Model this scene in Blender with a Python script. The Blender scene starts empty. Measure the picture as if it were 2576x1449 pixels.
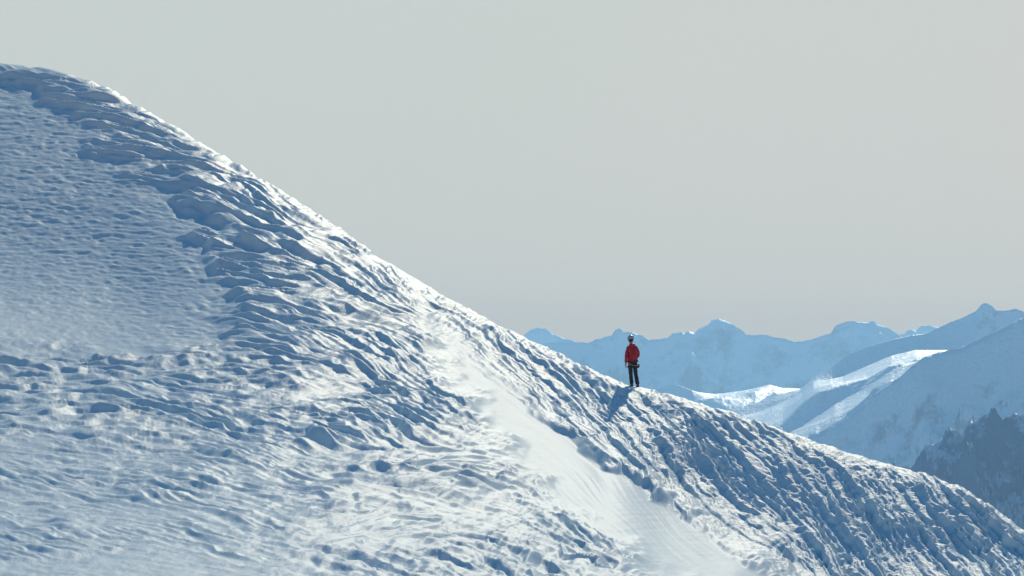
import bpy, bmesh, math, time
import numpy as np
from mathutils import Vector, Matrix

T0 = time.time()
R = math.radians
scene = bpy.context.scene
COL = scene.collection
rng = np.random.default_rng(7)

# The traced lines below are in photo units (2576 wide); F turns a unit into an angle seen from the camera.
F = 9164.0            # focal length in those units (hfov 16 degrees)
UC, VH = 1288.0, 900.0  # the column of the optical axis and the row of the horizon

# ------------------------------------------------------------------ helpers
def tag(o, label=None, cat=None, group=None, kind=None):
    if label: o['label'] = label
    if cat: o['category'] = cat
    if group: o['group'] = group
    if kind: o['kind'] = kind
    return o

def grid_mesh(name, P, mat, attrs=None, smooth=True):
    """P: (rows, cols, 3) -> one mesh object"""
    n, m, _ = P.shape
    me = bpy.data.meshes.new(name)
    idx = np.arange(n * m, dtype=np.int32).reshape(n, m)
    q = np.stack([idx[:-1, :-1], idx[1:, :-1], idx[1:, 1:], idx[:-1, 1:]], -1).reshape(-1, 4)
    nf = len(q)
    me.vertices.add(n * m)
    me.vertices.foreach_set('co', np.ascontiguousarray(P, dtype=np.float32).ravel())
    me.loops.add(nf * 4)
    me.loops.foreach_set('vertex_index', q.ravel())
    me.polygons.add(nf)
    me.polygons.foreach_set('loop_start', np.arange(0, nf * 4, 4, dtype=np.int32))
    me.polygons.foreach_set('loop_total', np.full(nf, 4, dtype=np.int32))
    if smooth:
        me.polygons.foreach_set('use_smooth', np.ones(nf, dtype=bool))
    me.update(calc_edges=True)
    if attrs:
        for k, a in attrs.items():
            at = me.attributes.new(k, 'FLOAT', 'POINT')
            at.data.foreach_set('value', np.ascontiguousarray(a, dtype=np.float32).ravel())
    me.materials.append(mat)
    o = bpy.data.objects.new(name, me)
    COL.objects.link(o)
    return o

def sstep(a, b, x):
    t = np.clip((x - a) / (b - a), 0, 1)
    return t * t * (3 - 2 * t)

def fftn(shape, sv, su, seed, power=None):
    """gaussian filtered white noise, unit variance"""
    g = np.random.default_rng(seed).standard_normal(shape).astype(np.float32)
    return blur(g, sv, su, True)

def blur(g, sv, su, norm=False):
    fv = np.fft.fftfreq(g.shape[0])[:, None]
    fu = np.fft.rfftfreq(g.shape[1])[None, :]
    k = np.exp(-2 * np.pi ** 2 * ((fv * sv) ** 2 + (fu * su) ** 2))
    o = np.fft.irfft2(np.fft.rfft2(g) * k, s=g.shape).astype(np.float32)
    if norm:
        o -= o.mean(); o /= o.std() + 1e-9
    return o

def bil(A, y, x):
    y = np.clip(y, 0, A.shape[0] - 1.001); x = np.clip(x, 0, A.shape[1] - 1.001)
    i = y.astype(np.int32); j = x.astype(np.int32)
    fy = (y - i).astype(np.float32); fx = (x - j).astype(np.float32)
    return (A[i, j] * (1 - fy) + A[i + 1, j] * fy) * (1 - fx) + (A[i, j + 1] * (1 - fy) + A[i + 1, j + 1] * fy) * fx

def tps(pts, vals, smooth=0.0, scale=1000.0):
    """thin plate spline through scattered values"""
    p = np.array(pts, float) / scale; v = np.array(vals, float)
    n = len(p)
    d = np.linalg.norm(p[:, None] - p[None], axis=2)
    K = np.where(d > 0, d * d * np.log(d + 1e-12), 0) + smooth * np.eye(n)
    A = np.zeros((n + 3, n + 3)); A[:n, :n] = K
    A[:n, n] = 1; A[:n, n + 1:] = p; A[n, :n] = 1; A[n + 1:, :n] = p.T
    w = np.linalg.solve(A, np.concatenate([v, np.zeros(3)]))
    def f(x, y):
        x = np.asarray(x, np.float32) / scale; y = np.asarray(y, np.float32) / scale
        o = w[n] + w[n + 1] * x + w[n + 2] * y
        for i in range(n):
            r2 = (x - p[i, 0]) ** 2 + (y - p[i, 1]) ** 2 + 1e-12
            o = o + (0.5 * w[i]) * r2 * np.log(r2)
        return o
    return f

_perm = np.random.default_rng(3).permutation(256).astype(np.int32)
_perm = np.concatenate([_perm, _perm])
_ga = np.random.default_rng(4).uniform(0, 2 * np.pi, 256)
_gx, _gy = np.cos(_ga).astype(np.float32), np.sin(_ga).astype(np.float32)
def perlin(x, y):
    xi = np.floor(x).astype(np.int64); yi = np.floor(y).astype(np.int64)
    fx = (x - xi).astype(np.float32); fy = (y - yi).astype(np.float32)
    u = fx * fx * fx * (fx * (fx * 6 - 15) + 10); v = fy * fy * fy * (fy * (fy * 6 - 15) + 10)
    def g(a, b, dx, dy):
        h = _perm[_perm[(xi + a) & 255] + ((yi + b) & 255)]
        return _gx[h] * dx + _gy[h] * dy
    n00 = g(0, 0, fx, fy); n10 = g(1, 0, fx - 1, fy); n01 = g(0, 1, fx, fy - 1); n11 = g(1, 1, fx - 1, fy - 1)
    return 1.5 * ((n00 * (1 - u) + n10 * u) * (1 - v) + (n01 * (1 - u) + n11 * u) * v)
def ridged(x, y, octs=5, gain=0.5, lac=2.05):
    s = 0; a = 1.0; w = 1.0
    for k in range(octs):
        n = 1 - np.abs(perlin(x + 17.3 * k, y - 9.1 * k)) * 1.6
        n = np.clip(n, 0, 1) ** 2 * w
        s = s + a * n; w = np.clip(n * 1.8, 0, 1)
        a *= gain; x = x * lac; y = y * lac
    return s / 1.9
def fbm(x, y, octs=5, gain=0.5):
    s = 0; a = 1.0
    for k in range(octs):
        s = s + a * perlin(x + 31.7 * k, y + 11.9 * k); a *= gain; x = x * 2.03; y = y * 2.03
    return s

def seg_dist(U, V, pl):
    """distance to a polyline and signed side (positive on the right/upper side when walked left to right)"""
    best = np.full(U.shape, 1e9, np.float32); side = np.zeros(U.shape, np.float32)
    for (x0, y0), (x1, y1) in zip(pl[:-1], pl[1:]):
        dx, dy = x1 - x0, y1 - y0; L2 = dx * dx + dy * dy
        t = np.clip(((U - x0) * dx + (V - y0) * dy) / L2, 0, 1)
        ex = U - x0 - t * dx; ey = V - y0 - t * dy
        d = np.sqrt(ex * ex + ey * ey)
        m = d < best
        best = np.where(m, d, best)
        side = np.where(m, np.sign(dy * ex - dx * ey), side)
    return best, side

# ------------------------------------------------------------------ materials
def new_mat(name):
    m = bpy.data.materials.new(name); m.use_nodes = True
    nt = m.node_tree
    return m, nt, nt.nodes['Principled BSDF']

def N(nt, t, **kw):
    n = nt.nodes.new(t)
    for k, v in kw.items():
        setattr(n, k, v)
    return n

def snow_material():
    m, nt, b = new_mat('wind_packed_snow')
    L = nt.links.new
    tc = N(nt, 'ShaderNodeTexCoord')
    b.inputs['Base Color'].default_value = (0.70, 0.82, 0.93, 1)
    b.inputs['Roughness'].default_value = 0.42
    b.inputs['IOR'].default_value = 1.31
    b.inputs['Specular IOR Level'].default_value = 0.018
    # icy crust: patches differ a little in tone and gloss
    n0 = N(nt, 'ShaderNodeTexNoise'); n0.inputs['Scale'].default_value = 1.3; n0.inputs['Detail'].default_value = 4
    L(tc.outputs['Object'], n0.inputs['Vector'])
    cr = N(nt, 'ShaderNodeValToRGB')
    cr.color_ramp.elements[0].position = .35; cr.color_ramp.elements[0].color = (0.71, 0.81, 0.83, 1)
    cr.color_ramp.elements[1].position = .65; cr.color_ramp.elements[1].color = (0.76, 0.83, 0.83, 1)
    L(n0.outputs['Fac'], cr.inputs['Fac']); L(cr.outputs['Color'], b.inputs['Base Color'])
    at = N(nt, 'ShaderNodeAttribute', attribute_name='ice')
    mr = N(nt, 'ShaderNodeMapRange'); mr.inputs['To Min'].default_value = 0.42; mr.inputs['To Max'].default_value = 0.52
    L(at.outputs['Fac'], mr.inputs['Value']); L(mr.outputs['Result'], b.inputs['Roughness'])
    n1 = N(nt, 'ShaderNodeTexNoise'); n1.inputs['Scale'].default_value = 22; n1.inputs['Detail'].default_value = 5; n1.inputs['Roughness'].default_value = .65
    n2 = N(nt, 'ShaderNodeTexNoise'); n2.inputs['Scale'].default_value = 9; n2.inputs['Detail'].default_value = 3
    L(tc.outputs['Object'], n1.inputs['Vector']); L(tc.outputs['Object'], n2.inputs['Vector'])
    b1 = N(nt, 'ShaderNodeBump'); b1.inputs['Strength'].default_value = .5; b1.inputs['Distance'].default_value = .03
    b2 = N(nt, 'ShaderNodeBump'); b2.inputs['Strength'].default_value = .35; b2.inputs['Distance'].default_value = .05
    L(n1.outputs['Fac'], b1.inputs['Height']); L(n2.outputs['Fac'], b2.inputs['Height'])
    for bb, st in ((b1, .5), (b2, .35)):
        mr2 = N(nt, 'ShaderNodeMapRange'); mr2.inputs['To Min'].default_value = st; mr2.inputs['To Max'].default_value = st * .45
        L(at.outputs['Fac'], mr2.inputs['Value']); L(mr2.outputs['Result'], bb.inputs['Strength'])
    L(b2.outputs['Normal'], b1.inputs['Normal']); L(b1.outputs['Normal'], b.inputs['Normal'])
    return m

def mountain_material(name, rock, snow, bias, scale, bump, spec=.2):
    m, nt, b = new_mat(name)
    L = nt.links.new
    tc = N(nt, 'ShaderNodeTexCoord')
    geo = N(nt, 'ShaderNodeNewGeometry')
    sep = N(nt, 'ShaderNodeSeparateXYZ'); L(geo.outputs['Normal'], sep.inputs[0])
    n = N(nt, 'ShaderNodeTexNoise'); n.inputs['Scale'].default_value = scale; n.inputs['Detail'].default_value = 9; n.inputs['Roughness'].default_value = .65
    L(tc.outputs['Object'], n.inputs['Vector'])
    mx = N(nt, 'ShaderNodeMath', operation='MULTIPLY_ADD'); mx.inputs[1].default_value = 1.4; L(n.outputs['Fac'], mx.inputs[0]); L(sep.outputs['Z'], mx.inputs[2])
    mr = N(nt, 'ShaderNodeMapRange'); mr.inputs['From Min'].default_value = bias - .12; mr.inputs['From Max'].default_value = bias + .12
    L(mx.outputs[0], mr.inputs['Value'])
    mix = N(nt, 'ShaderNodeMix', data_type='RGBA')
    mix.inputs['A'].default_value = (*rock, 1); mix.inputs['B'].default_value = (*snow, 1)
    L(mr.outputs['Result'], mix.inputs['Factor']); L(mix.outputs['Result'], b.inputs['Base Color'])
    b.inputs['Roughness'].default_value = .5; b.inputs['Specular IOR Level'].default_value = spec
    n2 = N(nt, 'ShaderNodeTexNoise'); n2.inputs['Scale'].default_value = scale * 6; n2.inputs['Detail'].default_value = 6
    L(tc.outputs['Object'], n2.inputs['Vector'])
    bp = N(nt, 'ShaderNodeBump'); bp.inputs['Strength'].default_value = .6; bp.inputs['Distance'].default_value = bump
    L(n2.outputs['Fac'], bp.inputs['Height']); L(bp.outputs['Normal'], b.inputs['Normal'])
    return m

def plain(name, col, rough=.7, noise=0.0, scale=60, bump=0.004, metal=0.0):
    m, nt, b = new_mat(name)
    L = nt.links.new
    b.inputs['Base Color'].default_value = (*col, 1); b.inputs['Roughness'].default_value = rough
    b.inputs['Metallic'].default_value = metal
    tc = N(nt, 'ShaderNodeTexCoord')
    n = N(nt, 'ShaderNodeTexNoise'); n.inputs['Scale'].default_value = scale; n.inputs['Detail'].default_value = 4
    L(tc.outputs['Object'], n.inputs['Vector'])
    if noise:
        mix = N(nt, 'ShaderNodeMix', data_type='RGBA', blend_type='MIX')
        mix.inputs['A'].default_value = (*[c * (1 - noise) for c in col], 1)
        mix.inputs['B'].default_value = (*[min(1, c * (1 + noise)) for c in col], 1)
        L(n.outputs['Fac'], mix.inputs['Factor']); L(mix.outputs['Result'], b.inputs['Base Color'])
    bp = N(nt, 'ShaderNodeBump'); bp.inputs['Strength'].default_value = .5; bp.inputs['Distance'].default_value = bump
    L(n.outputs['Fac'], bp.inputs['Height']); L(bp.outputs['Normal'], b.inputs['Normal'])
    return m

SNOW = snow_material()

# ------------------------------------------------------------------ the snow slope
SIL = np.array([(-2600, 420), (-1500, 330), (-700, 215), (-300, 166), (-100, 155), (0, 160), (60, 165), (110, 171), (160, 182), (200, 196), (260, 215),
    (300, 236), (340, 262), (400, 296), (460, 330), (520, 367), (560, 392), (600, 413), (650, 443), (700, 475), (750, 506),
    (800, 538), (850, 570), (900, 607), (950, 645), (1000, 673), (1050, 703), (1100, 735), (1150, 761), (1200, 787), (1250, 816),
    (1320, 849), (1380, 876), (1450, 911), (1520, 946), (1580, 970), (1620, 976), (1700, 996), (1780, 1020), (1850, 1041), (1900, 1058),
    (1970, 1083), (2050, 1110), (2120, 1135), (2190, 1155), (2250, 1172), (2330, 1193), (2400, 1218), (2440, 1240), (2490, 1271),
    (2540, 1307), (2576, 1333), (2640, 1372), (2760, 1430), (3000, 1530), (3500, 1700), (4600, 2000)], float)

DEPTH = [  # (u, v, metres from the camera)
    (-1200, 300, 166), (-400, 165, 168), (0, 160, 165), (300, 238, 160), (640, 437, 151), (1000, 673, 140), (1330, 853, 131), (1590, 972, 125),
    (1900, 1058, 122), (2250, 1172, 119), (2420, 1230, 117), (2576, 1333, 114), (2900, 1490, 108),
    (-400, 500, 142), (0, 450, 146), (250, 470, 146), (0, 780, 128), (300, 780, 128), (480, 640, 135), (700, 700, 131),
    (-400, 860, 120), (0, 850, 120), (300, 880, 119), (600, 880, 119), (850, 850, 122), (1080, 930, 121),
    (0, 1000, 107.5), (-400, 1000, 106.5), (500, 1030, 107), (900, 1040, 110.5), (1150, 1040, 114),
    (0, 1200, 90), (-400, 1200, 89), (500, 1220, 90), (900, 1220, 93.5), (1250, 1200, 104), (1450, 1230, 108),
    (0, 1449, 69), (-400, 1449, 68), (500, 1449, 70), (900, 1449, 73.5), (1300, 1449, 81.5), (1600, 1449, 91), (1850, 1449, 101),
    (1200, 900, 128), (1320, 1010, 122.5), (1500, 1130, 118), (1700, 1260, 114), (1850, 1360, 111), (2000, 1449, 108),
    (1500, 1030, 122.5), (1700, 1130, 118.8), (1900, 1230, 115.6), (2100, 1340, 112.8), (2300, 1449, 109.9), (2000, 1180, 117.6), (2300, 1290, 114.8), (2500, 1400, 111.8)]
depth_f = tps([(a, b) for a, b, c in DEPTH], [c for a, b, c in DEPTH], smooth=0.004)

FLOW = [(0, 300, 6), (0, 500, -1), (0, 800, 0), (0, 1200, 4), (0, 1449, 6), (300, 260, 24), (150, 220, 15), (300, 400, 6), (500, 500, 8), (500, 380, 30), (500, 700, 4),
    (700, 500, 28), (700, 640, 12), (700, 800, 8), (850, 600, 33), (850, 750, 20), (850, 900, 14), (1000, 700, 38), (1000, 820, 30), (1000, 950, 22), (1000, 1100, 14),
    (1000, 1300, 14), (500, 1000, 5), (500, 1250, 5), (500, 1449, 8), (750, 1150, 7), (750, 1400, 9), (1250, 1150, 27), (1250, 1300, 22), (1250, 1449, 18), (1100, 950, 33),
    (1300, 1050, 36), (1500, 1200, 36), (1500, 1400, 30), (1700, 1330, 37), (1900, 1449, 37), (1200, 830, 38), (1200, 900, 42),
    (1330, 900, 42), (1400, 1000, 46), (1550, 1100, 46), (1600, 1030, 44), (1590, 980, 20), (1750, 1150, 50), (1750, 1030, 26), (1900, 1250, 48),
    (1900, 1090, 30), (2050, 1150, 40), (2050, 1300, 50), (2200, 1190, 32), (2200, 1350, 52), (2350, 1260, 46), (2350, 1440, 52), (2500, 1330, 46), (2560, 1440, 52)]
flow_f = tps([(a, b) for a, b, c in FLOW], [c for a, b, c in FLOW], smooth=0.02)

# relief texture: its own fine grid over the slope, in photo units
DU, DV = 2.0, 1.6
TU0, TU1, TV0, TV1 = -260.0, 2836.0, 100.0, 1560.0
tw, th = int((TU1 - TU0) / DU), int((TV1 - TV0) / DV)
U, V = np.meshgrid(TU0 + DU * np.arange(tw, dtype=np.float32), TV0 + DV * np.arange(th, dtype=np.float32))
SILT = np.interp(U[0], SIL[:, 0], SIL[:, 1]).astype(np.float32)
BELOW = V - SILT[None]                        # units below the skyline
def nz(sv, su, seed):
    return fftn((th, tw), sv / DV, su / DU, seed)
TH = flow_f(U, V) * np.pi / 180
# wander a little so that the streaks are not ruled lines
TH = TH + 0.12 * nz(50, 120, 11) + 0.07 * nz(16, 50, 12)
CX, CY = (np.cos(TH) / DU).astype(np.float32), (np.sin(TH) / DV).astype(np.float32)
II, JJ = np.meshgrid(np.arange(th, dtype=np.float32), np.arange(tw, dtype=np.float32), indexing='ij')

def lic(A, length, step=4.0, mode='sym'):
    """smear A along the flow; 'sym' averages both ways, 'max' drags every grain downstream into a tapering tail"""
    n = int(length / step)
    acc = A.copy(); wt = 1.0
    for sg in ((1, -1) if mode == 'sym' else (-1,)):
        y, x = II.copy(), JJ.copy()
        for k in range(1, n):
            i = np.clip(np.rint(y), 0, th - 1).astype(np.int32); j = np.clip(np.rint(x), 0, tw - 1).astype(np.int32)
            y += sg * step * CY[i, j]; x += sg * step * CX[i, j]
            if mode == 'sym':
                w = 0.5 + 0.5 * math.cos(math.pi * k / n)
                acc += w * bil(A, y, x); wt += w
            else:
                np.maximum(acc, (1 - k / n) ** .8 * bil(A, y, x), out=acc)
    if mode == 'sym':
        acc -= acc.mean(); acc /= acc.std() + 1e-9
    return acc

def grains(per, sv, su, seed):
    """sparse lumps of random height, one per so many square units"""
    r = np.random.default_rng(seed)
    n = int(th * tw * DU * DV / per)
    g = np.zeros((th, tw), np.float32)
    g[r.integers(0, th, n), r.integers(0, tw, n)] = r.uniform(0.3, 1.0, n)
    g = blur(g, sv / DV, su / DU) * (2 * np.pi * sv / DV * su / DU)
    return np.clip(g, 0, 1.2)

# --- where what kind of snow lies
def line_x(pl):   # u of a boundary line for each row v
    p = np.array(pl, float)
    return np.interp(V[:, 0], p[:, 1], p[:, 0])[:, None].astype(np.float32)
wob = 26 * nz(16, 34, 21) + 12 * nz(7, 14, 22)
ROUGH_L = line_x([(-40, 150), (10, 205), (60, 240), (150, 300), (250, 360), (370, 440), (400, 490), (490, 540), (500, 640), (520, 700), (560, 770), (590, 830), (560, 870),
                  (380, 900), (-500, 930), (-500, 1600)])
GULLY_L = line_x([(960, 600), (1010, 720), (1080, 830), (1140, 940), (1170, 1000), (1270, 1100), (1330, 1160), (1440, 1260), (1560, 1340), (1720, 1449), (1850, 1560)])
GULLY_R = line_x([(985, 600), (1035, 720), (1130, 840), (1230, 930), (1330, 1005), (1440, 1090), (1560, 1180), (1650, 1250), (1770, 1340), (1930, 1449), (2100, 1560)])
LW = 14 + 46 * (1 - sstep(950, 1120, V))
in_r = sstep(-1, 1, (U - GULLY_R + 0.4 * wob) / LW)               # the far ridge on the right
GW = 60 + 75 * sstep(850, 1250, V)                           # the relief dies out towards the gully
in_l = 1 - sstep(0, 1, (U - GULLY_L + (.5 + GW / 380) * wob + GW) / (GW + 45))
GULLY = (1 - in_r) * (1 - in_l)
rough_dome = sstep(-34, 46, U - ROUGH_L + wob + 30 * nz(9, 40, 23)) * in_l
fore = sstep(840, 930, V + 0.4 * wob) * in_l                 # open field in front
dome_face = (1 - sstep(830, 900, V)) * in_l
smooth_patch = np.exp(-((U - 430) / 330) ** 2 - ((V - 1425) / 48) ** 2) + 0.9 * np.exp(-((U - 60) / 200) ** 2 - ((V - 822) / 30) ** 2) \
    + 0.35 * np.exp(-((U - 330) / 160) ** 2 - ((V - 985) / 40) ** 2) + 0.7 * np.exp(-((U - 800) / 200) ** 2 - ((V - 1150) / 26) ** 2) + .6 * np.exp(-((U - 330) / 200) ** 2 - ((V - 1300) / 20) ** 2)
smooth_patch = np.clip(smooth_patch, 0, 1)

# --- layers, in photo units of height
print('relief fields', round(time.time() - T0, 1))
mid = .75 * sstep(520, 900, U) * sstep(1000, 1120, V)          # the rougher lower middle
patchy = sstep(-0.9, 0.8, .8 * nz(24, 85, 31) + .6 * nz(50, 160, 32))
A_big = rough_dome * (1 - 0.5 * fore) * (0.5 + 0.5 * patchy) + fore * (0.3 + 0.55 * patchy) * (1 + .6 * mid) * (1 - 0.95 * smooth_patch)
A_big = np.clip(A_big, 0, 1.3)
wy = nz(5, 16, 41); wx = nz(5, 14, 42)
wy2 = nz(2.2, 12, 43); wx2 = nz(2.4, 12, 44)
def crinkle(A, s=1.0):
    return bil(A, II + s * (1.5 * wy + .4 * wy2), JJ + s * (2.4 * wx + 1.0 * wx2))
t1 = crinkle(lic(grains(5600, 6.5, 42, 51), 270, 4.0, 'max'))
t2 = crinkle(lic(grains(1150, 3.3, 20, 52), 130, 2.8, 'max'), .7)
t3 = crinkle(lic(grains(480, 2.1, 12, 53), 64, 2.4, 'max'), .5)
print('tails', round(time.time() - T0, 1))
t4 = crinkle(lic(grains(400, 2.1, 13, 54), 100, 2.6, 'max'), .6)
s1 = lic(nz(9, 9, 61), 420)
s2 = lic(nz(3.6, 4.4, 62), 180, 2.8)
s3 = lic(nz(2.3, 2.3, 63), 90, 2.4)
print('streaks', round(time.time() - T0, 1))
def crest(s, k=1.0):
    return 1 - np.sqrt((s * k) ** 2 + 0.006)
plate = sstep(-.9, .7, lic(nz(16, 16, 64), 110, 6.0))
c1 = crest(crinkle(s1 + .25 * s2, 1.2), .75); c2 = crest(crinkle(s2, .6), .8); c3 = crest(crinkle(s3, .4), .8)
rime = nz(2.0, 15, 71) + 0.5 * nz(1.7, 8, 72)
rimer = nz(2.6, 6, 76) + 0.6 * nz(1.8, 3.4, 77)
rip = 0.8 * nz(1.8, 9, 73) + 0.6 * nz(1.6, 5, 74) + .55 * nz(2.8, 17, 75)

cA = crest(crinkle(lic(nz(4.6, 9, 66), 210), 1.1), .8)
flank = sstep(430, 820, U + .35 * (V - 600)) * (1 - .4 * fore)
gate = .25 + .75 * sstep(-.8, .6, lic(nz(12, 18, 67), 90, 6.0))
Hh = np.zeros((th, tw), np.float32)
Hh += A_big * (1 - .2 * fore) * (18 * t1 * (1 - .55 * flank) * (1 - .6 * fore) + (10 - 2 * fore) * t2 + 6.5 * t4 + 3.2 * t3)
Hh += in_l * (rough_dome * 10 * flank + fore * 4.8 * (.2 + .8 * patchy) * (1 + mid)) * cA * gate * (1 - .85 * smooth_patch)
Hh += in_l * (rough_dome * 7 * (1 - .5 * fore) + fore * 5.0 * (.25 + .75 * patchy) * (1 + .9 * mid)) * (c2 * .9 + .6 * c3) * (1 - .8 * smooth_patch)
Hh += (0.3 + 0.6 * np.clip(rough_dome + .5 * fore, 0, 1)) * in_l * rime * 0.6 * (1 - .6 * smooth_patch)
Hh += (dome_face * (1 - .6 * rough_dome) * .85 + fore * .6) * rip * (1 - .55 * smooth_patch)
# far ridge: furrows running down the flank
fur = in_r * (0.45 + 0.6 * sstep(-1, 1, nz(40, 60, 81)))
skirt = sstep(0, 40, BELOW)
Hh += fur * (17 * c1 * skirt * (.25 + .75 * plate) + 8 * c2 + 2.4 * c3)
Hh += in_r * (5 * t2 + 4 * t4 + 3 * t3) * (.6 + .4 * skirt) + in_r * rimer * (.4 + .9 * (1 - sstep(0, 70, BELOW)))
Hh += 13 * np.exp(-((U - 1525) / 45) ** 2 - ((BELOW - 22) / 11) ** 2)     # hummock beside the climber
# lip of the ridge over the gully
LIP = [(1290, 985), (1345, 1020), (1440, 1085), (1530, 1150), (1600, 1210), (1680, 1265), (1745, 1305), (1800, 1318)]
d, sd = seg_dist(U, V, LIP)
dd = d * sd + .45 * wob
lipmask = sstep(1290, 1480, U) * (1 - sstep(1720, 1830, U)) * sstep(1000, 1080, V)
Hh += lipmask * 14 * sstep(-6, 10, dd) * np.exp(-np.clip(dd, 0, None) / 80)
# gully: packed smooth, faint flow lines
Hh += GULLY * (0.45 * s3 + 0.8 * s2 * sstep(-.5, 1, nz(40, 70, 95)) + .08 * rime)
STEP = [(-900, 858), (0, 858), (120, 862), (230, 850), (300, 832), (500, 780)]
d, sd = seg_dist(U, V, STEP)
dd = d * sd + .12 * wob
Hh += 4.5 * (1 - sstep(150, 310, U)) * sstep(-9, 9, dd) * np.exp(-np.clip(dd, 0, None) / 60)
# broad swells
Hh += 4 * nz(40, 140, 91) * (0.3 + .7 * fore) * in_l + 4 * nz(40, 60, 92) * in_r
Hh -= 5 * rough_dome * (1 - sstep(10, 160, BELOW))
Hh -= blur(Hh, 40 / DV, 75 / DU) * (1 - .4 * sstep(10, 160, BELOW))
Hh *= 0.6 + 0.4 * sstep(0, 30, BELOW)
ICE = np.clip(GULLY, 0, 1)
print('relief', round(time.time() - T0, 1))

# --- sample the slope
NU = 1560
us = np.concatenate([np.linspace(-2400, -1100, 50, endpoint=False), np.linspace(-1100, -280, 200, endpoint=False), np.linspace(-280, 2850, NU), np.linspace(2850, 4500, 70)[1:]])
vc = np.interp(us, SIL[:, 0], SIL[:, 1])
k = np.exp(-0.5 * (np.arange(-12, 13) / 5.0) ** 2); k /= k.sum()
vcs = np.convolve(np.pad(vc, 12, mode='edge'), k, 'valid')
vc = np.where((us > -280) & (us < 2850), vcs, vc)
vb = np.maximum(1540.0, vc + 200)
Q0 = 42.0 + 70 * np.exp(-((us - 1560) / 80) ** 2)
Hq = vb - vc
Hlin = (Hq + np.sqrt(Hq ** 2 + 4 * Hq * Q0)) / 2
NR = 1150
tt = np.linspace(0, 1, NR)[:, None]
ql = tt * Hlin[None]                                  # linear way down from the skyline
qv = ql ** 2 / (ql + Q0)
Vv = vc[None] + qv
Uu = np.repeat(us[None], NR, 0)
uc = np.clip(Uu, -700, 3000)
rr = depth_f(uc, vc[None] + ql * (Hq / Hlin)[None])
rr = np.minimum.accumulate(np.maximum(rr, 20), axis=0)
def fold(x):                       # beyond the traced stretch the relief is mirrored on, not smeared
    p = tw - 2.0
    return p - np.abs(p - np.mod(x, 2 * p))
ti, tj = (Vv - TV0) / DV, fold((Uu - TU0) / DU)
hh = bil(Hh, ti, tj); ice = bil(ICE, ti, tj)
zz = rr * (VH - Vv) / F + hh * rr / F
lift = F * (zz / rr).max(axis=0) - (VH - vc)
kk = np.exp(-0.5 * (np.arange(-40, 41) / 14.0) ** 2); kk /= kk.sum()
lift = np.convolve(np.pad(lift, 40, mode='edge'), kk, 'valid')
print('skyline lift', lift[::150].round(1))
zz = zz - lift[None] * rr / F * (1 - sstep(20, 220, qv))
# the far side falls away
NB = 90
q = -np.concatenate([np.linspace(1.5, 90, 50), 90 * 1.145 ** np.arange(1, NB - 49)])[::-1][:, None]
dr = (rr[:1] - rr[4:5]) / (ql[4:5] - ql[:1])
dr = np.clip(dr, .04, .12)
dist = -q * dr
rb = rr[:1] + dist
slope = .62; Lc = slope / (2 * (rr[:1] / F / Q0) / np.maximum(dr, .02) ** 2)
far_h = bil(Hh, (np.repeat(vc[None], NB, 0) - q * .6 - TV0) / DV, fold(np.repeat((us[None] - TU0) / DU, NB, 0))) * rr[:1] / F * np.exp(q / 200)
zb = zz[:1] - far_h[-1:] - slope * (np.sqrt(dist ** 2 + Lc ** 2) - Lc)
zb = zb + far_h * np.clip(1 + 0 * q, 0, 1)
# and the near side runs on below the frame to the photographer's feet
NF = 60
sfr = (np.linspace(0, 1, NF + 1)[1:] ** 0.8)[:, None]
rf = rr[-1:] * (1 - sfr) + 1.2 * sfr
z_last = zz[-1:] - hh[-1:] * rr[-1:] / F
zf = z_last * (1 - sfr) ** 1.5 + (-1.75) * (1 - (1 - sfr) ** 1.5) + 0.12 * fbm(Uu[:NF] / 160, sfr * 9 + 0 * Uu[:NF]) * (1 - sfr) + (hh[-1:] * rr[-1:] / F) * np.clip(1 - sfr * 14, 0, 1)
# keep the skyline where it was traced: relief must not lift it
def pos(r, z):
    u = np.repeat(us[None], r.shape[0], 0)
    return np.stack([r * (u - UC) / F, r, z], -1)
P = np.concatenate([pos(rb, zb), pos(rr, zz), pos(rf, zf)])
iceA = np.concatenate([np.repeat(ice[:1], NB, 0), ice, np.repeat(ice[-1:], NF, 0)])
slope_o = grid_mesh('snow_slope', P, SNOW, {'ice': iceA})
tag(slope_o, 'wind carved snow dome and ridge filling the foreground', None, None, 'structure')
print('slope', round(time.time() - T0, 1), P.shape)

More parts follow.
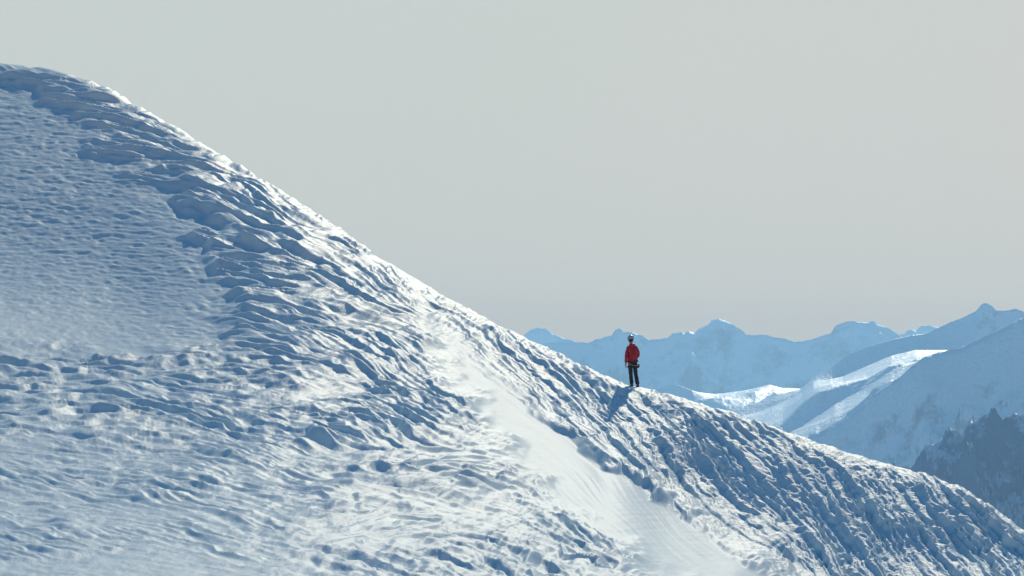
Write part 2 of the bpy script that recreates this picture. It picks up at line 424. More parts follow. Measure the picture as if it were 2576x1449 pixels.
# ------------------------------------------------------------------ far mountains
FLOOR = -1700.0
def mountain(name, lines, mat, seed, rough, front=(1.0, 2500.0), back=1.0, u_pad=(320, 320), du=3.0, rows=26, nscale=420., spur=1.0, label=None, jag=0.0, stretch=1.0, strips=None):
    """lines: crest first, then benches further down the face, each [(u, v)...], r.  Lofted, carried on down to the valley and down the far side."""
    u0 = lines[0][0][0][0] - u_pad[0]; u1 = lines[0][0][-1][0] + u_pad[1]
    uu = np.arange(u0, u1 + du, du)
    n = len(uu)
    crestline = np.array(lines[0][0], float)
    taper = sstep(0, 1, np.minimum((uu - u0) / max(u_pad[0], 1e-6) if u_pad[0] else np.ones(n), (u1 - uu) / max(u_pad[1], 1e-6) if u_pad[1] else np.ones(n)))
    zs, rs = [], []
    for pl, r in lines:
        p = np.array(pl, float)
        v = np.interp(uu, p[:, 0], p[:, 1])
        rq = np.interp(uu, p[:, 0], r) if np.ndim(r) else np.full(n, float(r))
        zs.append(rq * (VH - v) / F); rs.append(rq)
    if u_pad[0] or u_pad[1]:
        zs = [z * taper + (FLOOR - 60) * (1 - taper) for z in zs]
    R_, Z_ = [], []
    # far side
    for t in np.linspace(1, 0, 14, endpoint=False):
        d_ = (t ** 1.5) * 3200 * back
        R_.append(rs[0] + d_); Z_.append(zs[0] - 0.62 * (np.sqrt(d_ * d_ + 15 ** 2) - 15))
    for a in range(len(lines) - 1):
        for t in np.linspace(0, 1, rows, endpoint=False):
            R_.append(rs[a] * (1 - t) + rs[a + 1] * t)
            Z_.append(zs[a] * (1 - t) + zs[a + 1] * t)
    nf = int(rows * 2.4)
    def soft(z, w):
        w = max(w / du, .3); kk = np.exp(-.5 * (np.arange(-int(3 * w) - 1, int(3 * w) + 2) / w) ** 2); kk /= kk.sum()
        h = len(kk) // 2
        return np.convolve(np.pad(z, h, mode='edge'), kk, 'valid')
    for t in np.linspace(0, 1, nf):
        d_ = t * front[1]
        R_.append(rs[-1] - d_); Z_.append(soft(zs[-1], 55 * min(1, t * 8) ** .8) - front[0] * d_ * (1 - .22 * t))
    amp = np.concatenate([np.ones(14)] + [np.full(rows, (strips or [1] * 9)[a]) for a in range(len(lines) - 1)] + [np.ones(nf)])
    amp = np.convolve(np.pad(amp, 4, mode='edge'), np.ones(9) / 9, 'valid')[:, None]
    R_ = np.array(R_); Z_ = np.array(Z_)
    Z_ = np.maximum(Z_, FLOOR - 60)
    X_ = R_ * ((uu - UC) / F)[None]
    rc = rs[0][None]
    dcrest = np.abs(R_ - rc)
    fade = (sstep(0, 1, dcrest / (nscale * .5)) * .85 + .15) * amp
    nse = ridged((X_ + .35 * R_) / nscale + seed, R_ / (nscale * 1.6 * stretch) - seed, 6) - .45
    nse2 = fbm(X_ / (nscale * .16) + seed, R_ / (nscale * .2), 4)
    Z_ = Z_ + rough * (nse * fade * spur + .16 * nse2 * fade)
    if jag:
        Z_ = Z_ + jag * (ridged(X_ / 60. + seed, R_ / 110., 4) - .5) * np.exp(-dcrest / 260.)
    o = grid_mesh(name, np.stack([X_, R_, Z_], -1), mat)
    tag(o, label, None, None, 'structure')
    return o

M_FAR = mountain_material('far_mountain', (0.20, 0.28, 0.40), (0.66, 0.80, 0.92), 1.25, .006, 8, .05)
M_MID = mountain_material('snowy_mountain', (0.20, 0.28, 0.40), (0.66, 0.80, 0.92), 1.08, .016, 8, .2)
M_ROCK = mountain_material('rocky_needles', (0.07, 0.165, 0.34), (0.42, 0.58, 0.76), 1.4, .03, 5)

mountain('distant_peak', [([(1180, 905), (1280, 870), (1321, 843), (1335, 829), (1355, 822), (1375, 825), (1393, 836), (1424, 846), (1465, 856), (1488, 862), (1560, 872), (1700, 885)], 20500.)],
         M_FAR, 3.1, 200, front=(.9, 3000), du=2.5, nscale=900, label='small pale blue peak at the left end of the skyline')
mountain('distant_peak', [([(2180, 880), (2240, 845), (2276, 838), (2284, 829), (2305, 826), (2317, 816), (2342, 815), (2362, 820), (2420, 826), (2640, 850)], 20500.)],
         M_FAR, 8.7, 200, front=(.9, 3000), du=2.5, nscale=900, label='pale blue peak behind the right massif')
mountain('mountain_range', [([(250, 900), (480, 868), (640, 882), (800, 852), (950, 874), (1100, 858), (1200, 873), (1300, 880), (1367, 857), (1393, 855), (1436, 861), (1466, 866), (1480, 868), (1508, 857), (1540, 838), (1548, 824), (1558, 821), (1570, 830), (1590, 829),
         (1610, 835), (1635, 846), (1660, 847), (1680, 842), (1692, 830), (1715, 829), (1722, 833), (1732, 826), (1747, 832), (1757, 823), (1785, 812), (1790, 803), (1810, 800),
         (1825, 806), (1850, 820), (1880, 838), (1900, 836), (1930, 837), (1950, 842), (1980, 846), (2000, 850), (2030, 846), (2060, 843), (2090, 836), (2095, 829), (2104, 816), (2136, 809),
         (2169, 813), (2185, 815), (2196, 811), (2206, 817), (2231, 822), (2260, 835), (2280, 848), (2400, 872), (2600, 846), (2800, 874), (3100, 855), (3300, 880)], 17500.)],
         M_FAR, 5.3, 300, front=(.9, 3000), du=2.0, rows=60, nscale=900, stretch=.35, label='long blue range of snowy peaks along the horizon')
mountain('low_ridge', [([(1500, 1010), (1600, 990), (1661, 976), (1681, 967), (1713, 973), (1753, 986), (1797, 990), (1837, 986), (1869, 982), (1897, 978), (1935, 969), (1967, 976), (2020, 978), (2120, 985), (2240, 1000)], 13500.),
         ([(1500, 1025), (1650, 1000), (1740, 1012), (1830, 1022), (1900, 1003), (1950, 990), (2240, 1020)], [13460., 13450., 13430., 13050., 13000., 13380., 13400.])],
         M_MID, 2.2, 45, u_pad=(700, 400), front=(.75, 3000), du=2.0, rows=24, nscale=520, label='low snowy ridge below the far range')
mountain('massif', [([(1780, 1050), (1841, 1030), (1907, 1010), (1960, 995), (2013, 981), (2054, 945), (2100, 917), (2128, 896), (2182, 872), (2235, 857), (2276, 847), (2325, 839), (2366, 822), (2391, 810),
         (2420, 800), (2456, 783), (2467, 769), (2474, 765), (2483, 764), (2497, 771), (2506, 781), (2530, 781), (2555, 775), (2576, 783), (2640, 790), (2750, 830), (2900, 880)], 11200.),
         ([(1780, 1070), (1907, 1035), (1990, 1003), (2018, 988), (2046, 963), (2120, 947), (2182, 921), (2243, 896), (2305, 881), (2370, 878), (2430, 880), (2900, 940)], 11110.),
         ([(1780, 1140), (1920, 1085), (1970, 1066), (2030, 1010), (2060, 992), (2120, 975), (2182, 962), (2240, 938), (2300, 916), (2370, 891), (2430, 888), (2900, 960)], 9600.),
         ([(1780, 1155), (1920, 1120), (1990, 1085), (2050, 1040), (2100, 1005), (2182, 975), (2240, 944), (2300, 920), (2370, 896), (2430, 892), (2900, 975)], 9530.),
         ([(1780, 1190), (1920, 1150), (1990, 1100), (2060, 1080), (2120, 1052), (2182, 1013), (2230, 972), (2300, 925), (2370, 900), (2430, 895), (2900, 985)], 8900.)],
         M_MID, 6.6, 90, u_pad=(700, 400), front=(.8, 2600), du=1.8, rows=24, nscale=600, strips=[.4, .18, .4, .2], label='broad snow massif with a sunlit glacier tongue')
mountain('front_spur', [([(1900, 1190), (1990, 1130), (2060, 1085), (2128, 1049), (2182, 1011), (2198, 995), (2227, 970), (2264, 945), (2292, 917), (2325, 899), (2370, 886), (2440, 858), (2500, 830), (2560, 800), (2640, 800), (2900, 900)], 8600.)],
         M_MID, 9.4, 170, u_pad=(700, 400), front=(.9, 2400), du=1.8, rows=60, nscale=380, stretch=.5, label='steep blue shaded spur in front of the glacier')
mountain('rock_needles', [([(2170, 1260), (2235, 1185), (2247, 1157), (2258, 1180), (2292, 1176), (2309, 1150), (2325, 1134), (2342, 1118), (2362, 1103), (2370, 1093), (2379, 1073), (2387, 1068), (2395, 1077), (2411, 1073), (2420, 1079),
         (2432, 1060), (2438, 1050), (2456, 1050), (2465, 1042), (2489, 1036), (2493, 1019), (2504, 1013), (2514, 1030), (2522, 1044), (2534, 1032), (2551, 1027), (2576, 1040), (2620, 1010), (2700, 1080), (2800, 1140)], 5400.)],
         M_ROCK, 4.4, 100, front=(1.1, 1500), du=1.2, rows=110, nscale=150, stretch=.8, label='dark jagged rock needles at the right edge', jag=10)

# valley floor far below, out to the horizon
n = 120
gx = np.linspace(-1, 1, n); gx = np.sign(gx) * np.abs(gx) ** 1.6 * 25500
gy = np.linspace(0, 1, n) ** 1.4 * 27500 - 3000
X_, Y_ = np.meshgrid(gx, gy)
Z_ = FLOOR + 260 * (ridged(X_ / 3800., Y_ / 3800., 5) - .3)
M_VAL = mountain_material('valley_ground', (0.06, 0.075, 0.06), (0.7, 0.75, 0.8), 1.62, .0012, 10)
tag(grid_mesh('valley_terrain', np.stack([X_, Y_, Z_], -1), M_VAL), 'deep valley floor far below the ridge', None, None, 'structure')

# ------------------------------------------------------------------ haze
HAZE = 4.3e-5
def haze_box():
    x0, x1, y0, y1, z0, z1 = -26000, 26000, -4000, 25500, FLOOR - 400, 265.
    me = bpy.data.meshes.new('haze')
    vs = [(x, y, z) for z in (z0, z1) for y in (y0, y1) for x in (x0, x1)]
    me.from_pydata(vs, [], [(0, 2, 3, 1), (4, 5, 7, 6), (0, 1, 5, 4), (2, 6, 7, 3), (0, 4, 6, 2), (1, 3, 7, 5)])
    m = bpy.data.materials.new('mountain_air'); m.use_nodes = True
    nt = m.node_tree; nt.nodes.clear()
    out = nt.nodes.new('ShaderNodeOutputMaterial')
    pv = nt.nodes.new('ShaderNodeVolumePrincipled')
    pv.inputs['Color'].default_value = (0.41, 0.73, 1.0, 1)
    pv.inputs['Density'].default_value = HAZE
    pv.inputs['Anisotropy'].default_value = 0.35
    nt.links.new(pv.outputs[0], out.inputs['Volume'])
    me.materials.append(m)
    o = bpy.data.objects.new('haze', me); COL.objects.link(o)
    tag(o, 'thin blue mountain haze over the valleys', None, None, 'stuff')
haze_box()

# ------------------------------------------------------------------ the climber
def skin_mesh(name, verts, edges, radii, mat, parent, root=0, sub=2, thing=False, flat=1.0):
    me = bpy.data.meshes.new(name); me.from_pydata(verts, edges, []); me.update()
    o = bpy.data.objects.new(name, me); COL.objects.link(o)
    o.modifiers.new('skin', 'SKIN').use_smooth_shade = True
    for i, sv in enumerate(me.skin_vertices[0].data):
        r = radii[i]; sv.radius = r if isinstance(r, tuple) else (r, r)
        sv.use_root = (i == root)
    s = o.modifiers.new('sub', 'SUBSURF'); s.levels = sub; s.render_levels = sub
    bpy.context.view_layer.update()
    dg = bpy.context.evaluated_depsgraph_get()
    nm = bpy.data.meshes.new_from_object(o.evaluated_get(dg))
    o.modifiers.clear(); o.data = nm; bpy.data.meshes.remove(me); nm.name = name
    nm.materials.clear(); nm.materials.append(mat)
    nm.polygons.foreach_set('use_smooth', [True] * len(nm.polygons))
    if parent: o.parent = parent
    return o

def mesh_obj(name, bm, mat, parent, smooth=True):
    me = bpy.data.meshes.new(name); bm.to_mesh(me); bm.free()
    me.materials.append(mat)
    if smooth: me.polygons.foreach_set('use_smooth', [True] * len(me.polygons))
    o = bpy.data.objects.new(name, me); COL.objects.link(o); o.parent = parent
    return o

SKIN = plain('skin', (0.42, 0.24, 0.17), .55, .1)
RED = plain('red_shell_fabric', (0.44, 0.011, 0.024), .6, .25, 25, .012)
DARK = plain('dark_trouser_fabric', (0.022, 0.024, 0.032), .75, .3, 25, .012)
BLACK = plain('black_webbing', (0.012, 0.012, 0.013), .6, .2)
TAN = plain('orange_tape', (0.50, 0.20, 0.07), .6, .15)
WHITE = plain('white_shell_plastic', (0.34, 0.36, 0.38), .35, .04)
BOOT = plain('boot_leather', (0.12, 0.03, 0.025), .5, .4, 40)
HAIR = plain('dark_hair', (0.02, 0.015, 0.012), .7, .3)
STEEL = plain('steel', (0.45, 0.46, 0.48), .35, .1, metal=1.0)

def climber(loc):
    J = {}
    root = bpy.data.objects.new('person', None); COL.objects.link(root); root.location = loc; root.rotation_euler = (0, 0, R(14)); root.scale = (.95, .95, 1)
    tag(root, 'lone climber in red hooded jacket and white helmet standing on the snowy crest', 'person')
    def add(lst, n, p, r, to=None):
        J[n] = len(lst['v']); lst['v'].append(p); lst['r'].append(r)
        if to is not None: lst['e'].append((J[to], J[n]))
    B = dict(v=[], e=[], r=[])
    add(B, 'pelvis', (-.03, 0, .88), (.155, .11))
    add(B, 'spine', (-.035, .01, 1.05), (.12, .085), 'pelvis')
    add(B, 'chest', (-.045, .01, 1.27), (.135, .085), 'spine')
    add(B, 'neck0', (-.055, .005, 1.43), .06, 'chest')
    add(B, 'neck1', (-.072, .02, 1.50), .055, 'neck0')
    add(B, 'jaw', (-.085, .035, 1.57), (.068, .075), 'neck1')
    add(B, 'head', (-.088, .025, 1.645), (.077, .092), 'jaw')
    add(B, 'crown', (-.09, .02, 1.715), (.055, .065), 'head')
    add(B, 'sl', (-.20, .0, 1.385), .048, 'chest')
    add(B, 'el', (-.255, .005, 1.11), .040, 'sl')
    add(B, 'wl', (-.268, .05, .845), .030, 'el')
    add(B, 'pl', (-.266, .062, .775), (.024, .042), 'wl')
    for kf, (dy, ln, bend) in enumerate(((.034, .070, .030), (.013, .080, .026), (-.008, .074, .026), (-.028, .058, .024))):
        bx, by, bz = -.266, .062 + dy, .745
        add(B, f'f{kf}a', (bx - .004, by, bz - ln * .45), .0095, 'pl')
        add(B, f'f{kf}b', (bx + .006, by - .004, bz - ln * .8), .0088, f'f{kf}a')
        add(B, f'f{kf}c', (bx + bend, by - .006, bz - ln * 1.05), .0078, f'f{kf}b')
    add(B, 'tl', (-.256, .108, .785), .0115, 'pl'); add(B, 'tl2', (-.246, .122, .752), .0095, 'tl')
    add(B, 'sr', (.115, .0, 1.385), .048, 'chest')
    add(B, 'er', (.185, .0, 1.12), .040, 'sr')
    add(B, 'wr', (.12, .16, .965), .030, 'er')
    add(B, 'pr', (.075, .21, .935), (.040, .024), 'wr')
    for kf, (dz, ln) in enumerate(((.030, .070), (.010, .080), (-.010, .074), (-.030, .058))):
        add(B, f'g{kf}a', (.045, .225, .930 + dz), .0095, 'pr')
        add(B, f'g{kf}b', (.045 - ln * .45, .222, .925 + dz), .0088, f'g{kf}a')
        add(B, f'g{kf}c', (.050 - ln * .65, .200, .920 + dz), .0078, f'g{kf}b')
    add(B, 'tr', (.075, .222, .985), .0115, 'pr'); add(B, 'tr2', (.05, .225, 1.005), .0095, 'tr')
    for s, hip, kn, an, to in (('L', (-.105, 0, .82), (-.085, .03, .44), (-.062, -.01, .09), (-.085, .13, .045)),
                               ('R', (.05, 0, .82), (.10, .035, .43), (.165, -.01, .075), (.15, .13, .03))):
        add(B, 'h' + s, hip, .088, 'pelvis'); add(B, 'k' + s, kn, .058, 'h' + s)
        add(B, 'c' + s, tuple(.6 * a + .4 * b + (0, -.012, 0)[i] for i, (a, b) in enumerate(zip(kn, an))), .056, 'k' + s)
        add(B, 'a' + s, an, .040, 'c' + s); add(B, 't' + s, to, .034, 'a' + s)
    body = skin_mesh('body', B['v'], B['e'], B['r'], SKIN, root)
    # jacket: one shell, slightly bigger than the body
    K = dict(v=[], e=[], r=[])
    add(K, 'hem', (-.03, -.005, .955), (.172, .128)); add(K, 'w', (-.032, .0, 1.03), (.178, .132), 'hem')
    add(K, 'm', (-.038, -.005, 1.12), (.188, .140), 'w')
    add(K, 'c', (-.045, -.008, 1.29), (.185, .135), 'm'); add(K, 'n', (-.055, -.005, 1.42), (.115, .10), 'c')
    add(K, 'n2', (-.068, .0, 1.485), (.080, .082), 'n')
    add(K, 'Ls', (-.195, -.005, 1.385), .078, 'c'); add(K, 'Lm', (-.235, -.005, 1.25), .072, 'Ls'); add(K, 'Le', (-.258, .0, 1.10), .066, 'Lm'); add(K, 'Lf', (-.266, .025, .97), .060, 'Le'); add(K, 'Lw', (-.269, .047, .835), .050, 'Lf')
    add(K, 'Rs', (.110, -.005, 1.385), .078, 'c'); add(K, 'Rm', (.155, -.008, 1.25), .074, 'Rs'); add(K, 'Re', (.188, -.004, 1.11), .068, 'Rm'); add(K, 'Rf', (.155, .085, 1.03), .060, 'Re'); add(K, 'Rw', (.118, .155, .968), .050, 'Rf')
    jk = skin_mesh('jacket', K['v'], K['e'], K['r'], RED, root, root=1)
    def crumple(o, amp, sc, seed):
        n = len(o.data.vertices); co = np.zeros(n * 3, np.float32); o.data.vertices.foreach_get('co', co); co = co.reshape(-1, 3)
        no = np.zeros(n * 3, np.float32); o.data.vertices.foreach_get('normal', no); no = no.reshape(-1, 3)
        d_ = perlin(co[:, 0] * sc + co[:, 1] * sc * .7 + seed, co[:, 2] * sc * 1.7 - co[:, 1] * sc * .5)
        co += no * (amp * d_)[:, None]
        o.data.vertices.foreach_set('co', co.ravel()); o.data.update()
    crumple(jk, .014, 9, 1.5)
    # hood lying on the shoulders
    bm = bmesh.new()
    bmesh.ops.create_uvsphere(bm, u_segments=20, v_segments=12, radius=1)
    for v in bm.verts:
        x, y, z = v.co
        v.co = Vector((-.058 + x * .125, -.075 + y * .075, 1.425 + z * .075 + .035 * x * x - .02 * y))
    hd = mesh_obj('hood', bm, RED, jk); crumple(hd, .010, 14, 4.)
    # trousers
    K = dict(v=[], e=[], r=[])
    add(K, 'p0', (-.03, 0, .99), (.160, .118)); add(K, 'p', (-.03, 0, .88), (.165, .122), 'p0')
    for s, hip, kn, an in (('L', (-.110, 0, .80), (-.088, .025, .44), (-.063, -.008, .10)), ('R', (.055, 0, .80), (.102, .03, .43), (.164, -.008, .085))):
        add(K, 'h' + s, hip, .100, 'p')
        mid = tuple((a + b) / 2 for a, b in zip(hip, kn)); add(K, 'm' + s, mid, .088, 'h' + s)
        add(K, 'k' + s, kn, .074, 'm' + s)
        mid = tuple((a + b) / 2 for a, b in zip(kn, an)); add(K, 'c' + s, (mid[0], mid[1] - .012, mid[2]), .078, 'k' + s)
        add(K, 'a' + s, an, .078, 'c' + s)
    tr = skin_mesh('trousers', K['v'], K['e'], K['r'], DARK, root); crumple(tr, .014, 11, 7.)
    # boots
    for sx, (ax, ay, az), yaw in ((0, (-.063, -.01, .0), .15), (1, (.164, -.01, -.015), -.10)):
        bm = bmesh.new()
        sec = [(-.075, .035, .0, .085), (-.045, .047, .0, .13), (.0, .048, .0, .14), (.06, .048, .0, .105), (.12, .053, .0, .078), (.18, .048, .003, .062), (.215, .028, .010, .045)]
        rings = []
        for y, w, z0, z1 in sec:
            rings.append([bm.verts.new((w * cx, y, z0 + (z1 - z0) * cz)) for cx, cz in ((-.9, 0), (-1, .25), (-.95, .7), (-.5, 1), (.5, 1), (.95, .7), (1, .25), (.9, 0))])
        for a, b in zip(rings[:-1], rings[1:]):
            for i in range(8): bm.faces.new((a[i], a[(i + 1) % 8], b[(i + 1) % 8], b[i]))
        bm.faces.new(rings[0]); bm.faces.new(rings[-1][::-1])
        bmesh.ops.recalc_face_normals(bm, faces=bm.faces)
        bmesh.ops.rotate(bm, verts=bm.verts, cent=(0, 0, 0), matrix=Matrix.Rotation(yaw, 3, 'Z'))
        bmesh.ops.translate(bm, verts=bm.verts, vec=(ax, ay, az))
        bt = mesh_obj('boot', bm, BOOT, root)
        bm = bmesh.new()
        rail = bmesh.ops.create_cube(bm, size=1)
        for v in rail['verts']: v.co = Vector((v.co.x * .082, .04 + v.co.y * .22, -.003 + v.co.z * .012))
        for y in (-.06, -.02, .05, .09, .14):
            for sxx in (-1, 1):
                g = bmesh.ops.create_cone(bm, cap_ends=True, segments=6, radius1=.002, radius2=.008, depth=.03)
                bmesh.ops.translate(bm, verts=g['verts'], vec=(sxx * .036, y, -.010))
        bmesh.ops.rotate(bm, verts=bm.verts, cent=(0, 0, 0), matrix=Matrix.Rotation(yaw, 3, 'Z'))
        bmesh.ops.translate(bm, verts=bm.verts, vec=(ax, ay, az))
        mesh_obj('crampon', bm, STEEL, bt)
    # harness: waist belt, leg loops and a loop of orange tape slung behind
    def tube(name, pts, rad, mat, par, seg=8, close=False, flat=1.0):
        pts = [Vector(p) for p in pts]; bm = bmesh.new(); n = len(pts); rings = []
        for i, p in enumerate(pts):
            t = (pts[(i + 1) % n] - pts[i - 1]) if close or 0 < i < n - 1 else (pts[1] - pts[0] if i == 0 else pts[-1] - pts[-2])
            t.normalize(); a = t.cross(Vector((0, 0, 1)))
            if a.length < 1e-3: a = Vector((1, 0, 0))
            a.normalize(); b = a.cross(t)
            rings.append([bm.verts.new(p + a * (rad * flat * math.cos(2 * math.pi * k_ / seg)) + b * (rad * math.sin(2 * math.pi * k_ / seg))) for k_ in range(seg)])
        for i in range(n if close else n - 1):
            a, b = rings[i], rings[(i + 1) % n]
            for k_ in range(seg): bm.faces.new((a[k_], a[(k_ + 1) % seg], b[(k_ + 1) % seg], b[k_]))
        if not close:
            bm.faces.new(rings[0]); bm.faces.new(rings[-1][::-1])
        bmesh.ops.recalc_face_normals(bm, faces=bm.faces)
        return mesh_obj(name, bm, mat, par)
    hb = tube('harness', [(-.03 + .192 * math.cos(a), .147 * math.sin(a), .90 + .012 * math.cos(a)) for a in np.linspace(0, 2 * math.pi, 28, endpoint=False)], .032, BLACK, root, close=True, flat=.35)
    for cx in (-.108, .058):
        tube('leg_loop', [(cx + .118 * math.cos(a), .115 * math.sin(a), .755 + .05 * math.cos(a) * (1 if cx < 0 else -1)) for a in np.linspace(0, 2 * math.pi, 22, endpoint=False)], .024, BLACK, hb, close=True, flat=.35)
    tube('gear_sling', [(-.205, -.07, .835), (-.16, -.145, .800), (-.10, -.158, .775), (-.045, -.160, .760), (.01, -.162, .748), (.05, -.158, .745), (.10, -.145, .757), (.15, -.10, .785)], .014, TAN, hb)
    # small dark pouch and carabiners at the right hip
    bm = bmesh.new(); bmesh.ops.create_cube(bm, size=1)
    for v in bm.verts: v.co = Vector((v.co.x * .085 * (1.1 if v.co.z > 0 else .9), v.co.y * .06, v.co.z * .14))
    bmesh.ops.bevel(bm, geom=bm.edges[:], offset=.016, segments=3, affect='EDGES')
    bmesh.ops.rotate(bm, verts=bm.verts, cent=(0, 0, 0), matrix=Matrix.Rotation(.12, 3, 'Y'))
    bmesh.ops.translate(bm, verts=bm.verts, vec=(.172, -.045, .735)); mesh_obj('pouch', bm, BLACK, hb)
    for cx, cy in ((.135, -.125), (-.185, -.12)):
        tube('carabiner', [(cx + .018 * math.sin(a), cy, .79 + .042 * math.cos(a)) for a in np.linspace(0, 2 * math.pi, 14, endpoint=False)], .005, STEEL, hb, seg=6, close=True)
    # hair and helmet with its dark headlamp band
    def ell(name, c, rad, mat, par, zmin, rot=0, tilt=0, zmax=2, pinch=0):
        bm = bmesh.new(); bmesh.ops.create_uvsphere(bm, u_segments=28, v_segments=18, radius=1)
        kill = [v for v in bm.verts if v.co.z < zmin or v.co.z > zmax]
        bmesh.ops.delete(bm, geom=kill, context='VERTS')
        for v in bm.verts: v.co = Vector((v.co.x * rad[0], v.co.y * rad[1], v.co.z * rad[2]))
        g = bmesh.ops.solidify(bm, geom=bm.faces[:], thickness=.006)
        bmesh.ops.rotate(bm, verts=bm.verts, cent=(0, 0, 0), matrix=Matrix.Rotation(rot, 3, 'Z') @ Matrix.Rotation(tilt, 3, 'X'))
        bmesh.ops.translate(bm, verts=bm.verts, vec=c)
        return mesh_obj(name, bm, mat, par)
    ell('hair', (-.088, .020, 1.645), (.090, .104, .105), HAIR, root, -.75, zmax=.3)
    hm = ell('helmet', (-.090, .020, 1.672), (.116, .136, .132), WHITE, root, -.22, .3, -.10)
    ell('headlamp_band', (-.090, .020, 1.673), (.121, .141, .135), BLACK, hm, .26, .3, -.32, zmax=.44)
    # face: nose, brow and eyes look away down the far side, ears show
    for sx in (-1, 1):
        bm = bmesh.new(); bmesh.ops.create_uvsphere(bm, u_segments=10, v_segments=8, radius=1)
        for v in bm.verts: v.co = Vector((-.088 + sx * .080 + v.co.x * .012, .03 + v.co.y * .02, 1.62 + v.co.z * .032))
        mesh_obj('ear', bm, SKIN, body)
        bm = bmesh.new(); bmesh.ops.create_uvsphere(bm, u_segments=10, v_segments=8, radius=.012)
        bmesh.ops.translate(bm, verts=bm.verts, vec=(-.092 + sx * .032, .112, 1.64)); mesh_obj('eye', bm, WHITE, body)
    bm = bmesh.new(); bmesh.ops.create_cone(bm, cap_ends=True, segments=8, radius1=.02, radius2=.006, depth=.05)
    bmesh.ops.translate(bm, verts=bm.verts, vec=(-.094, .125, 1.61)); mesh_obj('nose', bm, SKIN, body)
    bm = bmesh.new(); bmesh.ops.create_uvsphere(bm, u_segments=10, v_segments=6, radius=1)
    for v in bm.verts: v.co = Vector((-.092 + v.co.x * .026, .112 + v.co.y * .01, 1.568 + v.co.z * .007))
    mesh_obj('mouth', bm, plain('lips', (.35, .12, .1), .5), body)
    return root

# stand the climber on the crest: height of the snow just in front of the skyline
ic = int(np.argmin(np.abs(us - 1594))); row = NB + 3
colz = P[NB - 6: NB + 12, ic, 2]
pp = P[row, ic]
ring = P[row - 3: row + 4, ic - 4: ic + 5, 2]
person = climber((float(pp[0]), float(pp[1]), float(np.median(ring)) - .03))

# ------------------------------------------------------------------ light, sky, camera
SUN_EL, SUN_AZ = 26.5, 10.0          # ahead and to the right of the camera (azimuth clockwise from +Y)
ld = bpy.data.lights.new('sun', 'SUN'); ld.energy = 3.45; ld.angle = R(.53); ld.color = (1.0, .91, .70)
lo = bpy.data.objects.new('sun', ld); COL.objects.link(lo)
sd_ = Vector((math.sin(R(SUN_AZ)) * math.cos(R(SUN_EL)), math.cos(R(SUN_AZ)) * math.cos(R(SUN_EL)), math.sin(R(SUN_EL))))
lo.rotation_euler = sd_.to_track_quat('Z', 'Y').to_euler()

w = bpy.data.worlds.new('World'); scene.world = w; w.use_nodes = True
WARM = (0.55, -0.95, -2.1)
nt = w.node_tree; L = nt.links.new
bg = nt.nodes['Background']
sky = N(nt, 'ShaderNodeTexSky', sky_type='NISHITA'); sky.sun_disc = False
sky.sun_elevation = R(SUN_EL); sky.sun_rotation = R(SUN_AZ); sky.altitude = 3500; sky.air_density = 1.0; sky.dust_density = 0.3; sky.ozone_density = 3.0
hs = N(nt, 'ShaderNodeHueSaturation'); hs.inputs['Saturation'].default_value = 1.25; hs.inputs['Value'].default_value = 1.0
L(sky.outputs[0], hs.inputs['Color'])
# pale high haze lying low in the sky, over the Nishita blue
tc = N(nt, 'ShaderNodeTexCoord'); sp = N(nt, 'ShaderNodeSeparateXYZ'); L(tc.outputs['Generated'], sp.inputs[0])
ramp = N(nt, 'ShaderNodeMapRange', interpolation_type='SMOOTHSTEP'); ramp.inputs['From Min'].default_value = .10; ramp.inputs['From Max'].default_value = .32
ramp.inputs['To Min'].default_value = 1; ramp.inputs['To Max'].default_value = 0
L(sp.outputs['Z'], ramp.inputs['Value'])
wn = N(nt, 'ShaderNodeTexNoise'); wn.inputs['Scale'].default_value = 9; wn.inputs['Detail'].default_value = 2
L(tc.outputs['Generated'], wn.inputs['Vector'])
hz0 = N(nt, 'ShaderNodeMix', data_type='RGBA'); hz0.inputs['A'].default_value = (4.18, 4.58, 4.44, 1); hz0.inputs['B'].default_value = (4.53, 4.56, 4.36, 1)

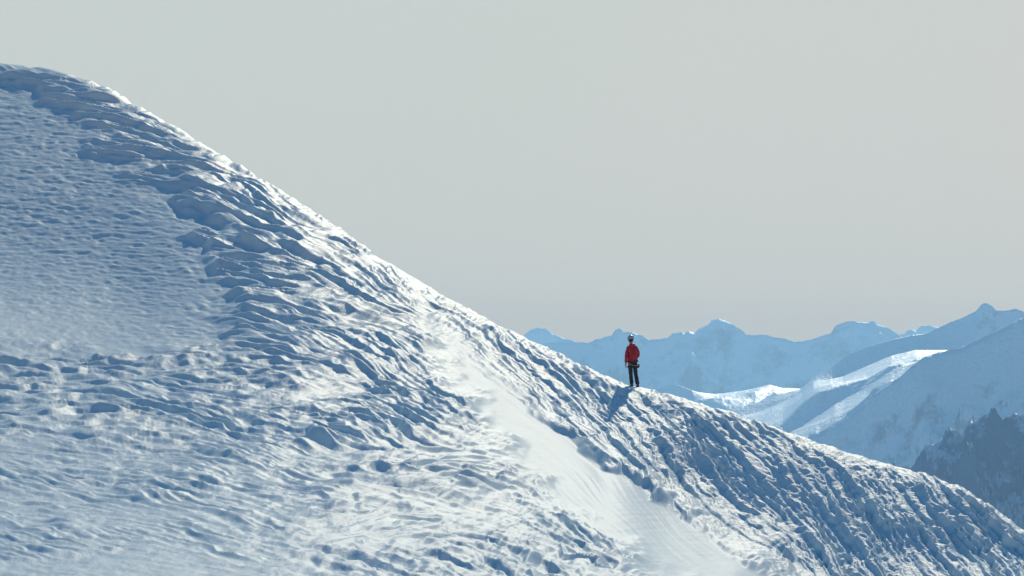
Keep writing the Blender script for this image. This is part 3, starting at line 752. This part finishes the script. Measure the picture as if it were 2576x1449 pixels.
# the low sky glows warmer towards the horizon, behind the blue air of the valleys
def M(op, a_, b_=None):
    n_ = N(nt, 'ShaderNodeMath', operation=op)
    for i_, x_ in enumerate((a_, b_)):
        if x_ is None: continue
        if isinstance(x_, (int, float)): n_.inputs[i_].default_value = x_
        else: L(x_, n_.inputs[i_])
    return n_.outputs[0]
L(M('ADD', M('MULTIPLY', sp.outputs['X'], 2.6), M('SUBTRACT', M('ADD', .45, M('MULTIPLY', wn.outputs['Fac'], .3)), M('MULTIPLY', sp.outputs['Z'], 4.0))), hz0.inputs['Factor'])
zc = M('MAXIMUM', sp.outputs['Z'], .0104)
glow = M('SUBTRACT', M('EXPONENT', M('MULTIPLY', M('DIVIDE', .265, zc), HAZE * 1000)), 1.0)
vm = N(nt, 'ShaderNodeVectorMath', operation='SCALE'); vm.inputs[0].default_value = WARM
L(glow, vm.inputs['Scale'])
va = N(nt, 'ShaderNodeVectorMath', operation='ADD'); L(hz0.outputs['Result'], va.inputs[0]); L(vm.outputs[0], va.inputs[1])
hz = va
mx = N(nt, 'ShaderNodeMix', data_type='RGBA')
L(ramp.outputs['Result'], mx.inputs['Factor']); tint = N(nt, 'ShaderNodeMix', data_type='RGBA', blend_type='MULTIPLY'); tint.inputs['Factor'].default_value = 1
L(hs.outputs['Color'], tint.inputs['A']); tint.inputs['B'].default_value = (.82, 1.15, .98, 1)
L(tint.outputs['Result'], mx.inputs['A']); L(hz.outputs[0], mx.inputs['B'])
L(mx.outputs['Result'], bg.inputs['Color']); bg.inputs['Strength'].default_value = 0.14

cd = bpy.data.cameras.new('camera'); co_ = bpy.data.objects.new('camera', cd); COL.objects.link(co_)
co_.location = (0, 0, 0); co_.rotation_euler = (R(90), 0, 0)
cd.sensor_width = 36; cd.lens = 36 * F / 2576; cd.shift_y = (VH - 724.5) / 2576
cd.clip_start = .5; cd.clip_end = 120000
scene.camera = co_
scene.view_settings.view_transform = 'Standard'; scene.view_settings.look = 'None'
scene.view_settings.exposure = 0.0; scene.view_settings.gamma = 1.0
try:
    scene.cycles.volume_bounces = 1; scene.cycles.use_denoising = True; scene.cycles.denoiser = 'OPENIMAGEDENOISE'
    scene.cycles.denoising_input_passes = 'RGB_ALBEDO_NORMAL'; scene.cycles.denoising_prefilter = 'ACCURATE'
except Exception: pass
print('built', round(time.time() - T0, 1))
